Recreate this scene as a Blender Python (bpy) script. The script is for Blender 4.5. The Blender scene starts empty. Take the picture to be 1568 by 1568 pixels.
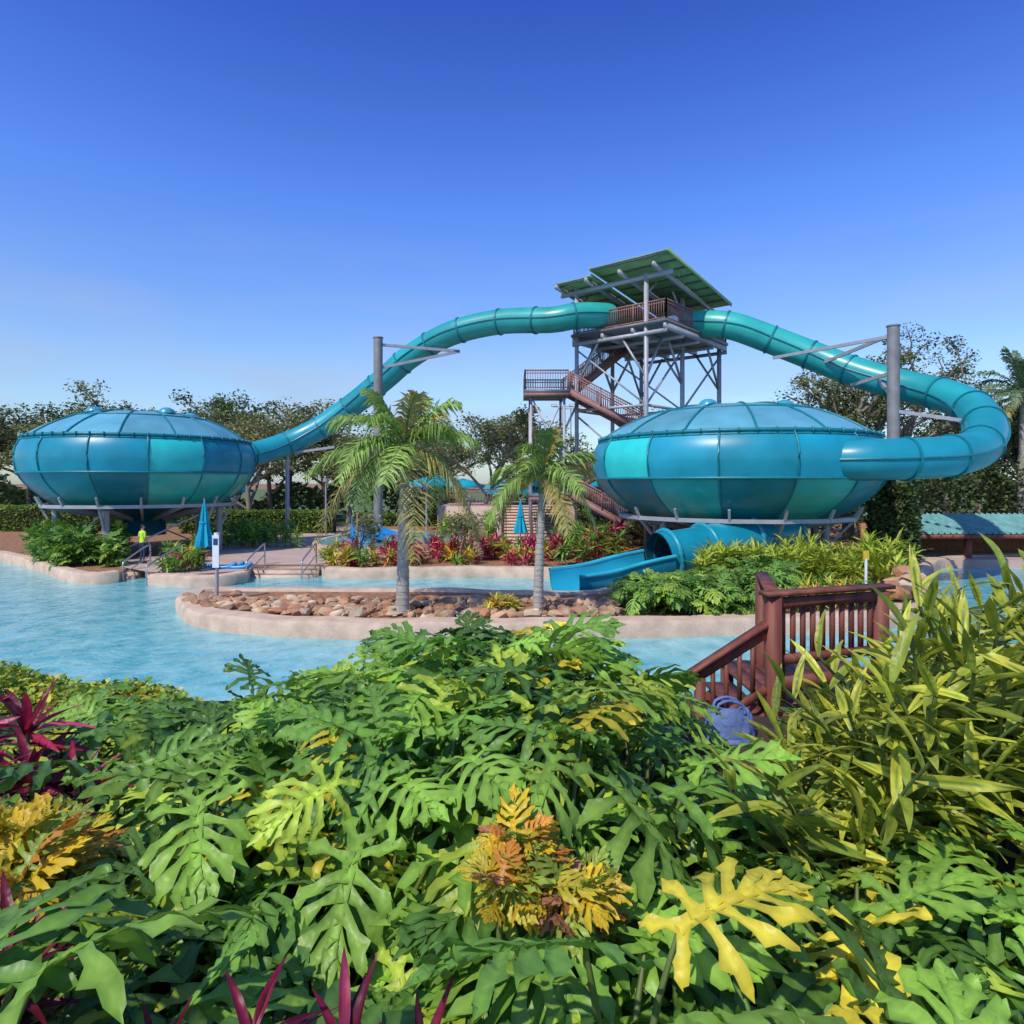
import bpy, math, random
import numpy as np
from mathutils import Vector, Matrix, noise
R = np.random.default_rng(7)
random.seed(7)
scene = bpy.context.scene
H = 4.0
def S(a, e, d):
    """site survey point: bearing tangent a/1000, elevation tangent e/1000, distance d (m) from the viewing bank"""
    return np.array([a*d/1000.0, d, H+e*d/1000.0])

# ------------------------------------------------------------------ materials
def mat(name, col, rough=0.6, metal=0.0, var=0.15, scale=6.0, bump=0.0, bscale=None, attr=False, transl=0.0, coat=0.0, spec=0.5, stretch=None, detail=4, bdist=.05):
    m = bpy.data.materials.new(name); m.use_nodes = True
    nt = m.node_tree; N = nt.nodes; L = nt.links
    p = N["Principled BSDF"]; out = N["Material Output"]
    tc = N.new("ShaderNodeTexCoord"); mp = N.new("ShaderNodeMapping")
    L.new(tc.outputs["Object"], mp.inputs[0])
    if stretch: mp.inputs["Scale"].default_value = stretch
    nz = N.new("ShaderNodeTexNoise"); nz.inputs["Scale"].default_value = scale; nz.inputs["Detail"].default_value = detail
    L.new(mp.outputs[0], nz.inputs[0])
    mr = N.new("ShaderNodeMapRange"); mr.inputs[1].default_value = .25; mr.inputs[2].default_value = .75
    mr.inputs[3].default_value = 1-var; mr.inputs[4].default_value = 1+var
    L.new(nz.outputs[0], mr.inputs[0])
    mx = N.new("ShaderNodeVectorMath"); mx.operation = 'SCALE'
    if attr:
        at = N.new("ShaderNodeAttribute"); at.attribute_name = "tint"
        L.new(at.outputs["Color"], mx.inputs[0])
    else:
        mx.inputs[0].default_value = col
    L.new(mr.outputs[0], mx.inputs["Scale"])
    L.new(mx.outputs[0], p.inputs["Base Color"])
    p.inputs["Roughness"].default_value = rough
    p.inputs["Metallic"].default_value = metal
    p.inputs["Specular IOR Level"].default_value = spec
    if coat: p.inputs["Coat Weight"].default_value = coat; p.inputs["Coat Roughness"].default_value = .12
    if bump:
        b = N.new("ShaderNodeBump"); b.inputs["Strength"].default_value = bump; b.inputs["Distance"].default_value = bdist
        n2 = N.new("ShaderNodeTexNoise"); n2.inputs["Scale"].default_value = bscale or scale*3; n2.inputs["Detail"].default_value = detail
        L.new(mp.outputs[0], n2.inputs[0]); L.new(n2.outputs[0], b.inputs["Height"]); L.new(b.outputs[0], p.inputs["Normal"])
    if transl:
        t = N.new("ShaderNodeBsdfTranslucent"); ms = N.new("ShaderNodeMixShader"); ms.inputs[0].default_value = transl
        L.new(mx.outputs[0], t.inputs[0]); L.new(p.outputs[0], ms.inputs[1]); L.new(t.outputs[0], ms.inputs[2])
        L.new(ms.outputs[0], out.inputs[0])
    return m
M_leaf = mat("leaf_glossy", None, .42, var=.22, scale=9, attr=True, transl=.30, bump=.22, bscale=22, detail=1, spec=.4)
M_fol = mat("foliage_far", None, .6, var=.25, scale=.6, attr=True, transl=.32, spec=.2, detail=1)
M_stem = mat("stem", (.12,.17,.04), .6, var=.3)
M_bark = mat("bark", (.24,.20,.16), .9, var=.35, scale=4, bump=.5, stretch=(1,1,.3))
M_ptrunk = mat("palm_trunk", (.38,.35,.29), .85, var=.3, scale=5, bump=.4, stretch=(1,1,4))
M_tubeA = mat("teal_fibreglass", None, .36, var=.18, scale=.9, attr=True, coat=.15, bump=.14, bscale=1.2, spec=.45)
M_flange = mat("teal_flange", (.006,.19,.23), .4, var=.2)
M_steel = mat("galvanised_steel", (.38,.38,.39), .5, metal=.2, var=.15, scale=3)
M_mast = mat("weathered_mast", (.25,.245,.235), .6, metal=.2, var=.25, scale=2)
M_steeld = mat("dark_steel", (.15,.155,.16), .5, metal=.2, var=.2)
M_rail = mat("brown_rail", (.27,.13,.11), .6, var=.2)
M_roofg = mat("green_roof_panel", (.22,.38,.13), .5, var=.2, scale=2)
M_conc = mat("sandy_coping", (.60,.44,.31), .85, var=.25, scale=2.0, bump=.35, bscale=18)
M_patio = mat("pink_concrete", (.50,.36,.29), .85, var=.15, scale=1.0, bump=.15, bscale=25)
M_mulch = mat("mulch", (.32,.16,.075), .95, var=.45, scale=5, bump=.8, bscale=18)
M_soil = mat("dark_soil", (.06,.035,.025), .95, var=.5, scale=8, bump=.8)
M_grass = mat("lawn", (.11,.16,.04), .9, var=.3, scale=.4, bump=.4)
M_rock = mat("sandstone", None, .85, var=.35, scale=3, attr=True, bump=.7, bscale=8)
M_wood = mat("stained_wood", (.20,.058,.034), .65, var=.55, scale=9, bump=.25, bscale=40, bdist=.01, stretch=(1,1,.2))
M_white = mat("white_paint", (.75,.76,.76), .5, var=.05)
M_chrome = mat("stainless", (.55,.55,.55), .3, metal=.8, var=.05)
M_umb = mat("teal_canvas", (.0,.36,.48), .8, var=.15, scale=5, bump=.3)
M_bagm = mat("blue_canvas", (.12,.19,.42), .85, var=.35, scale=5, bump=.9, bscale=7)
M_bluep = mat("blue_plastic", (.01,.26,.60), .3, var=.1)
M_tile = mat("blue_tile", (.02,.06,.16), .3, var=.3)
M_brick = mat("brick_wall", (.38,.17,.09), .85, var=.3, scale=8)
M_troof = mat("teal_metal_roof", (.18,.40,.37), .5, var=.25, scale=2)
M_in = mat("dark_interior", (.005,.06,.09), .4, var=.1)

def water_mat(name):
    m = bpy.data.materials.new(name); m.use_nodes = True
    nt = m.node_tree; N = nt.nodes; L = nt.links; p = N["Principled BSDF"]
    tc = N.new("ShaderNodeTexCoord")
    v = N.new("ShaderNodeTexVoronoi"); v.feature = 'SMOOTH_F1'; v.inputs["Scale"].default_value = 1.6
    nz = N.new("ShaderNodeTexNoise"); nz.inputs["Scale"].default_value = 1.6; nz.inputs["Detail"].default_value = 3
    ad = N.new("ShaderNodeVectorMath"); ad.operation = 'ADD'
    L.new(tc.outputs["Object"], nz.inputs[0]); L.new(tc.outputs["Object"], ad.inputs[0]); L.new(nz.outputs["Color"], ad.inputs[1])
    L.new(ad.outputs[0], v.inputs[0])
    cr = N.new("ShaderNodeValToRGB")  # caustic light pattern painted into the water's base colour
    cr.color_ramp.elements[0].position = .1; cr.color_ramp.elements[0].color = (.08,.39,.44,1)
    cr.color_ramp.elements[1].position = .8; cr.color_ramp.elements[1].color = (.30,.63,.62,1)
    L.new(v.outputs["Distance"], cr.inputs[0]); L.new(cr.outputs[0], p.inputs["Base Color"])
    p.inputs["Roughness"].default_value = .06
    p.inputs["IOR"].default_value = 1.33
    b = N.new("ShaderNodeBump"); b.inputs["Strength"].default_value = .7; b.inputs["Distance"].default_value = .09
    n2 = N.new("ShaderNodeTexNoise"); n2.inputs["Scale"].default_value = 3.2; n2.inputs["Detail"].default_value = 4; n2.inputs["Distortion"].default_value = .6
    L.new(tc.outputs["Object"], n2.inputs[0]); L.new(n2.outputs[0], b.inputs["Height"]); L.new(b.outputs[0], p.inputs["Normal"])
    return m
M_water = water_mat("pool_water")

# ------------------------------------------------------------------ mesh builder
def nrm(v):
    v = np.asarray(v, float); return v/(np.linalg.norm(v)+1e-9)
def frames(D, roll=None):
    D = D/np.linalg.norm(D, axis=1, keepdims=True)
    up = np.array([0,0,1.0])
    X = np.cross(D, up); n = np.linalg.norm(X, axis=1, keepdims=True); X = np.where(n<1e-3, [1.0,0,0], X/np.maximum(n,1e-3))
    Z = np.cross(X, D)
    if roll is not None:
        c = np.cos(roll)[:,None]; s = np.sin(roll)[:,None]
        X, Z = X*c+Z*s, Z*c-X*s
    return np.stack([X, D, Z], axis=2)
class MB:
    def __init__(s): s.v=[]; s.f=[]; s.m=[]; s.t=[]; s.n=0
    def add(s, v, f, m=0, t=(1,1,1)):
        v = np.asarray(v, float).reshape(-1,3)
        if isinstance(f, np.ndarray): groups=[f]
        else:
            d={}
            for q in f: d.setdefault(len(q),[]).append(q)
            groups=[np.array(g) for g in d.values()]
        for g in groups:
            s.f.append(g+s.n); s.m.append(np.full(len(g), m, int))
        t = np.asarray(t, float)
        if t.ndim==1: t = np.tile(t,(len(v),1))
        s.v.append(v); s.t.append(t); s.n += len(v)
    def inst(s, tp, M, P, sc, tA, tB, m=0):
        v, f, w = tp; n=len(P)
        V = np.einsum('nij,vj->nvi', M, v)*np.asarray(sc).reshape(n,1,1) + P[:,None,:]
        F = (f[None]+ (np.arange(n)*len(v))[:,None,None]).reshape(-1, f.shape[1])
        T = tA[:,None,:]*(1-w)[None,:,None] + tB[:,None,:]*w[None,:,None]
        s.add(V.reshape(-1,3), F, m, T.reshape(-1,3))
    def box(s, c, size, m=0, X=(1,0,0), Y=(0,1,0), Z=(0,0,1), t=(1,1,1)):
        c=np.asarray(c,float); X=nrm(X)*size[0]/2; Y=nrm(Y)*size[1]/2; Z=nrm(Z)*size[2]/2
        v=[c+i*X+j*Y+k*Z for i in(-1,1) for j in(-1,1) for k in(-1,1)]
        s.add(v, np.array([[0,1,3,2],[4,6,7,5],[0,4,5,1],[2,3,7,6],[0,2,6,4],[1,5,7,3]]), m, t)
    def beam(s, a, b, w, h=None, m=0, t=(1,1,1)):
        a=np.asarray(a,float); b=np.asarray(b,float); h=h or w
        D=b-a; L=np.linalg.norm(D); F=frames(D[None])[0]
        s.box((a+b)/2, (w,L,h), m, F[:,0], F[:,1], F[:,2], t)
    def tube(s, pts, r, seg=8, m=0, cap=True, t=(1,1,1), arc=(0,2*math.pi), inside=None):
        P=np.asarray(pts,float); n=len(P); r=np.full(n,r) if np.isscalar(r) else np.asarray(r)
        T=np.gradient(P,axis=0); T/=np.linalg.norm(T,axis=1,keepdims=True)+1e-9
        up=np.array([0,0,1.0])
        if np.mean(np.abs(T[:,2]))>.85: up=np.array([1.0,0,0])
        X=np.cross(T,up); X/=np.linalg.norm(X,axis=1,keepdims=True)+1e-9
        Z=np.cross(X,T)
        full = abs(arc[1]-arc[0]-2*math.pi)<1e-6
        k = seg if full else seg+1
        A=np.linspace(arc[0],arc[1],k,endpoint=not full)
        V=P[:,None,:]+r[:,None,None]*(np.cos(A)[None,:,None]*X[:,None,:]+np.sin(A)[None,:,None]*Z[:,None,:])
        f=[]
        for i in range(n-1):
            for j in range(seg):
                j2=(j+1)%k
                f.append((i*k+j,i*k+j2,(i+1)*k+j2,(i+1)*k+j))
        tt = t
        if not np.isscalar(t) and np.asarray(t).ndim==2: tt=np.repeat(np.asarray(t),k,axis=0)
        s.add(V, np.array(f), m, tt)
        if cap and full:
            s.add(V[0],[tuple(range(k))][::-1],m, np.asarray(tt)[0] if np.asarray(tt).ndim==2 else tt)
            s.add(V[-1],[tuple(range(k))],m, np.asarray(tt)[-1] if np.asarray(tt).ndim==2 else tt)
    def build(s, name, mats, smooth=True, parent=None):
        me=bpy.data.meshes.new(name); V=np.concatenate(s.v)
        me.vertices.add(len(V)); me.vertices.foreach_set("co", V.ravel().astype(np.float32))
        loops=np.concatenate([f.ravel() for f in s.f]).astype(np.int32)
        tot=np.concatenate([np.full(len(f),f.shape[1]) for f in s.f])
        st=np.concatenate([[0],np.cumsum(tot)[:-1]]).astype(np.int32)
        me.loops.add(len(loops)); me.loops.foreach_set("vertex_index", loops)
        me.polygons.add(len(tot)); me.polygons.foreach_set("loop_start", st)
        me.polygons.foreach_set("material_index", np.concatenate(s.m).astype(np.int32))
        me.update(calc_edges=True)
        at=me.attributes.new("tint","FLOAT_COLOR","POINT")
        T=np.concatenate(s.t); at.data.foreach_set("color", np.concatenate([T,np.ones((len(T),1))],1).ravel().astype(np.float32))
        for q in mats: me.materials.append(q)
        me.validate()
        if smooth is True: me.shade_smooth()
        elif smooth=='auto':
            me.shade_smooth()
            try: me.set_sharp_from_angle(angle=math.radians(35))
            except Exception: pass
        ob=bpy.data.objects.new(name, me); scene.collection.objects.link(ob)
        if parent: ob.parent=parent
        return ob
def empty(name):
    e=bpy.data.objects.new(name,None); scene.collection.objects.link(e); return e
def catmull(P, step=.3, closed=False):
    P=np.asarray(P,float); n=len(P); out=[]
    rng = range(n if closed else n-1)
    for i in rng:
        p0=P[(i-1)%n] if (closed or i>0) else 2*P[0]-P[1]; p1=P[i]; p2=P[(i+1)%n]
        p3=P[(i+2)%n] if (closed or i+2<n) else 2*P[-1]-P[-2]
        k=max(2,int(np.linalg.norm(p2-p1)/step))
        for u in np.linspace(0,1,k,endpoint=False):
            out.append(.5*((2*p1)+(-p0+p2)*u+(2*p0-5*p1+4*p2-p3)*u*u+(-p0+3*p1-3*p2+p3)*u**3))
    if not closed: out.append(P[-1])
    return np.array(out)

# ------------------------------------------------------------------ leaf templates
def philo_leaf(rg):
    V=[];F=[];W=[]
    n=7
    Ls=np.array([.34,.47,.52,.50,.43,.33,.21])
    ss=np.array([0,.16,.34,.50,.66,.80,.92,1.0])
    for side in (-1,1):
        for i in range(n):
            yb=.03+.80*(i/(n-1))**.95+(.02 if side>0 else 0)
            ang=math.radians(np.interp(i,[0,1,2,4,6],[136,100,78,56,34])+rg.normal()*5)
            L=Ls[i]*(1+rg.normal()*.08)
            w0=.058 if i<5 else .05
            prof=np.array([1.2,.82,.62,.70,.98,.86,.66,.14])
            eL=prof*w0; eR=prof*w0
            if i<6:
                eR[4]*=rg.uniform(1.2,1.9); eR[5]*=.8; eR[6]*=1.2
                eL[3]*=rg.uniform(1.1,1.5); eL[5]*=rg.uniform(1,1.5)
            p=np.array([0,yb]); base=len(V); cur=ang; last=0
            z0=rg.normal()*.006; wav=rg.uniform(0,6.28); amp=.024; lift=rg.normal()*.06
            for q in range(8):
                p=p+np.array([math.sin(cur),math.cos(cur)])*L*(ss[q]-last); last=ss[q]
                d=np.array([math.sin(cur),math.cos(cur)]); nn=np.array([-d[1],d[0]])
                for e,wt in ((eL[q],0),(0,.8),(-eR[q],0)):
                    pp=p+nn*e
                    z=z0+lift*ss[q]**2*L*2+amp*math.sin(wav+q*1.7+(1.9 if e>0 else 0))*(.25+ss[q])+(.018 if e!=0 else 0)
                    V.append([side*pp[0],pp[1],z]); W.append(wt*(1-.5*ss[q]))
                cur-=math.radians(38)*(1/7)*(1 if i>1 else -.2)
            for q in range(7):
                a=base+q*3
                f1=(a,a+1,a+4,a+3); f2=(a+1,a+2,a+5,a+4)
                if side>0: f1=f1[::-1]; f2=f2[::-1]
                F.append(f1[::-1]); F.append(f2[::-1])
    base=len(V); ys=np.linspace(-.0,1.14,12)
    for k,y in enumerate(ys):
        w=.062*(1-y*.4) if y<.8 else [0,.04,.075,.05,.008][min(4,max(0,k-8)+1)]
        V+= [[-w,y,.014],[0,y,0.006],[w,y,.014]]; W+=[.1,1,.1]
    for k in range(11):
        a=base+k*3; F.append((a+1,a,a+3,a+4)[::-1]); F.append((a+2,a+1,a+4,a+5)[::-1])
    V=np.array(V); fold=rg.uniform(.15,.5); dr=rg.uniform(.1,.5); tw=rg.normal()*.25
    x=V[:,0].copy(); y=V[:,1].copy()
    V[:,2]+= np.abs(x)*fold-.9*x*x*(1+rg.random()) - dr*y*y + tw*x*y
    V[:,1]-= .12*dr*y*y
    return V, np.array(F), np.array(W)
def lance(width=.16, droop=.3, seg=8, stripe=False, rg=R):
    V=[];F=[];W=[]; cols=5
    for k in range(seg+1):
        t=k/seg; w=width*.5*math.sin(math.pi*min(1,(t*.93+.06))**.8)**.8 if t<1 else .002
        w=max(w,.004)
        for c in range(cols):
            u=-1+2*c/(cols-1)
            V.append([u*w, t*(1-.15*droop*t), abs(u)*w*.35 - droop*t*t+ .012*math.sin(t*9+u*2)])
            W.append((abs(u)>.4)*1.0 if stripe=='edge' else (1-abs(u)))
    if stripe=='edge': W=[w if rg.random()<.8 else 1-w for w in W]
    for k in range(seg):
        for c in range(cols-1):
            a=k*cols+c; F.append((a,a+1,a+1+cols,a+cols))
    return np.array(V), np.array(F), np.array(W)
def simple_leaf():
    V=np.array([[0,0,0],[.32,.45,.06],[0,1,-.08],[-.32,.45,.06]]); return V, np.array([[0,1,2,3]]), np.array([0,.3,1,.3])
PH=[philo_leaf(R) for _ in range(12)]
LN=[lance(.15,d,7) for d in (.1,.3,.55)]
GN=[lance(.15,d,7,'edge') for d in (.1,.25,.5,.35)]
CR=[lance(.26,d,5) for d in (.1,.35)]
SL=simple_leaf()
def pick(cols, n, jit=.15, rg=R):
    c=np.array([x[0] for x in cols]); p=np.array([x[1] for x in cols],float); p/=p.sum()
    i=rg.choice(len(c), n, p=p)
    return np.clip(c[i]*(1+rg.normal(size=(n,1))*jit),0.002,1)
PCOL=[((.07,.17,.03),2.2),((.13,.28,.04),4),((.22,.40,.05),4),((.38,.50,.05),2.8),((.60,.50,.04),.7)]

def philo_crown(mb, x,y,zt,h,n,ls,spread=.5,cols=PCOL,petiole=True,z_up=.0):
    phi=R.uniform(0,2*math.pi)+np.arange(n)*2.4+R.normal(size=n)*.25
    r=spread*np.sqrt((np.arange(n)+.5)/n)*R.uniform(.85,1.15,n)
    zz=zt-.14-.55*(r/spread)**2*h*.6+R.normal(size=n)*.05
    P=np.stack([x+np.cos(phi)*r, y+np.sin(phi)*r, zz],1)
    el=.62-.92*(r/spread)+R.normal(size=n)*.24+z_up
    D=np.stack([np.cos(phi),np.sin(phi)-.12,el],1)
    Mx=frames(D, R.normal(size=n)*.38)
    sc=ls*R.uniform(.7,1.2,n)
    tone=R.uniform(.8,1.2)
    tA=pick(cols,n)*tone; tB=tA*1.35+np.array([.08,.10,.02])
    k=R.integers(0,len(PH),n)
    for q in range(len(PH)):
        s=k==q
        if s.any(): mb.inst(PH[q],Mx[s],P[s],sc[s],tA[s],tB[s],0)
    if petiole:
        for i in range(n):
            b=np.array([x,y,zt-h]); e=P[i]; m_=(b*.35+e*.65); m_[2]+=.08
            mb.tube(np.array([b,m_,e]), [.014,.012,.008],4,1,False)

def rosette(mb,c,n,ls,temps,tA,tB,el=(.1,1.2),m=0):
    phi=R.uniform(0,6.28)+np.arange(n)*2.4; e=R.uniform(el[0],el[1],n)
    D=np.stack([np.cos(phi)*np.cos(e),np.sin(phi)*np.cos(e),np.sin(e)],1)
    Mx=frames(D,R.normal(size=n)*.4); P=np.tile(c,(n,1))+D*.02
    P[:,2]+=R.uniform(-.12,.05,n)*ls*2
    k=R.integers(0,len(temps),n); sc=ls*R.uniform(.7,1.15,n)
    for q in range(len(temps)):
        s=k==q
        if s.any(): mb.inst(temps[q],Mx[s],P[s],sc[s],tA[s],tB[s],m)
def leafcloud(mb,P,size,cols,flat=.5,m=0,temp=SL):
    n=len(P); D=R.normal(size=(n,3)); D[:,2]*=flat
    Mx=frames(D,R.uniform(-1.2,1.2,n)); tA=pick(cols,n,.25); mb.inst(temp,Mx,P,size*R.uniform(.6,1.3,n),tA,tA*1.15,m)

# ------------------------------------------------------------------ ground, water
def poly_obj(name, pts, z, depth, m_top, m_side=None):
    mb=MB(); n=len(pts); top=[(p[0],p[1],z) for p in pts]
    from mathutils.geometry import tessellate_polygon
    tri=tessellate_polygon([[Vector(p) for p in top]])
    out=[]
    for a,b,c in tri:
        va,vb,vc=top[a],top[b],top[c]
        cr=(vb[0]-va[0])*(vc[1]-va[1])-(vb[1]-va[1])*(vc[0]-va[0])
        out.append((a,b,c) if cr>0 else (a,c,b))
    mb.add(top,out,0)
    if depth:
        v=top+[(p[0],p[1],z-depth) for p in pts]
        mb.add(v,[(i,(i+1)%n,(i+1)%n+n,i+n) for i in range(n)],1 if m_side else 0)
    return mb.build(name,[m_top]+([m_side] if m_side else []),smooth=False)
def AD(l): return [np.array([a*d/1000.,d,0]) for a,d in l]
back = AD([(-1500,60),(-1100,46),(-900,38),(-784,33.5),(-720,29.3),(-684,26.6),(-640,25.9),(-604,26.4)])
back_s = catmull(back,.6)
seg2 = catmull(AD([(-556,25.6),(-484,25.1),(-440,25.4),(-405,26.3)]),.5)
seg3 = catmull(AD([(-286,27.4),(-200,27.3),(-60,27.8),(66,27.4),(140,27.6)]),.6)
isl_back = catmull(AD([(165,25.2),(160,22.6),(60,21.6),(-80,22.2),(-300,22.3),(-440,22.4),(-500,21.6)]),.5)
isl_front = catmull(AD([(-512,20.4),(-484,18.3),(-384,17.2),(-284,16.8),(-84,16.7),(116,16.8),(250,17.0),(400,17.3),(560,17.8),(640,20),(610,24),(640,29),(700,32),(900,34),(1300,40)]),.5)
shore = list(back_s)+AD([(-590,28.0),(-562,28.0)])+list(seg2)+AD([(-398,28.6),(-292,28.6)])+list(seg3)+list(isl_back)+list(isl_front)
ring = shore+[np.array([900,60,0]),np.array([2500,300,0]),np.array([2500,4000,0]),np.array([-2500,4000,0]),np.array([-2500,300,0]),np.array([-900,90,0])]
poly_obj("ground", [(p[0],p[1]) for p in ring], .36, 1.4, M_mulch, M_conc)
mb=MB()
def coping(pts, w=.42, z0=-.35, z1=.45, off=0.0):
    P=np.array(pts); T=np.gradient(P,axis=0); T/=np.linalg.norm(T,axis=1,keepdims=True)+1e-9
    Nn=np.stack([-T[:,1],T[:,0],T[:,2]*0],1)
    prof=[(-.06,z0),(-.10,z1-.12),(-.04,z1-.02),(.06,z1+.0),(w-.05,z1),(w,z1-.1),(w,z0)]
    V=[];k=len(prof)
    for p,nn in zip(P,Nn):
        wob=.05*math.sin(p[0]*1.7+p[1])
        for o,z in prof: V.append([p[0]+nn[0]*(o+wob),p[1]+nn[1]*(o+wob),z+.02*math.sin(p[0]*2.3)])
    F=[(i*k+j,(i+1)*k+j,(i+1)*k+j+1,i*k+j+1) for i in range(len(P)-1) for j in range(k-1)]
    mb.add(V,F,0)
coping(back_s); coping(seg2); coping(seg3); coping(isl_back)
coping(np.concatenate([isl_back[-1:],isl_front]), .6)
mb.build("pool_coping",[M_conc],'auto')
mb=MB(); mb.add([(-90,-12,0),(90,-12,0),(90,75,0),(-90,75,0)],[(0,1,2,3)]); mb.build("pool_water",[M_water],False)
mb=MB(); mb.add([(-300,-100,-1.1),(300,-100,-1.1),(300,90,-1.1),(-300,90,-1.1)],[(0,1,2,3)]); mb.build("pool_floor",[M_bluep],False)
def bank(x,y):
    t=np.clip((y-6.0)/3.6,0,1); t=t*t*(3-2*t); return 1.85-2.7*t+.06*np.sin(x*1.3)*np.cos(y*1.7)
xs=np.linspace(-60,60,121); ys=np.linspace(-30,10,81)
X,Y=np.meshgrid(xs,ys); Z=bank(X,Y); Vv=np.stack([X,Y,Z],2).reshape(-1,3)
F=np.array([(j*121+i,j*121+i+1,(j+1)*121+i+1,(j+1)*121+i) for j in range(80) for i in range(120)])
mb=MB(); mb.add(Vv,F); mb.build("planting_bed_soil",[M_soil])
poly_obj("pool_patio",[(p[0],p[1]) for p in AD([(-600,28.3),(-556,26.6),(-484,26),(-410,27),(-398,29),(-292,29),(-286,28.6),(-240,30.5),(-150,33),(-30,33.5),(60,33.5),(110,38),(110,46),(-60,46),(-250,55),(-420,55),(-440,38),(-520,33),(-600,31)])],.385,0,M_patio)
poly_obj("lawn",[(-90,48),(-20,56),(0,64),(60,66),(120,60),(300,90),(300,400),(-300,400),(-300,90)],.40,0,M_grass)
for (a0,a1,d0) in ((-398,-292,28.6),(-590,-562,28.0)):
    mb=MB()
    for k in range(4):
        xa=a0*d0/1000+.05; xb=a1*d0/1000-.05; y=d0-.25-k*.42
        mb.box(((xa+xb)/2,y,.27-.15*k-.4),(xb-xa,.42,.8),0)
        mb.box(((xa+xb)/2,y-.19,.27-.15*k+.004),(xb-xa,.05,.012),1)
    mb.build("pool_entry_steps",[M_conc,M_tile],False)
def handrail(name,p0,p1,h=.95):
    mb=MB(); p0=np.array(p0,float); p1=np.array(p1,float); u=np.array([0,0,1.0])
    mb.tube(catmull([p0,p0+u*h*.85,p0+u*h+.1*(p1-p0),p1+u*(h)-.1*(p1-p0),p1+u*h*.8,p1],.08),.035,8,0)
    mb.tube([p0+u*h*.45,p1+u*h*.45],.025,6,0)
    return mb.build(name,[M_chrome])
handrail("pool_handrail",(-.384*28.8,29.2,.38),(-.384*28.8,27.2,-.2)); handrail("pool_handrail",(-.304*28.8,29.2,.38),(-.304*28.8,27.2,-.2))
handrail("pool_handrail",(-.558*28.6,28.8,.38),(-.598*26.8,26.9,-.2)); handrail("pool_handrail",(-.51*28,28.2,.38),(-.553*25.9,25.6,-.2))

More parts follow.
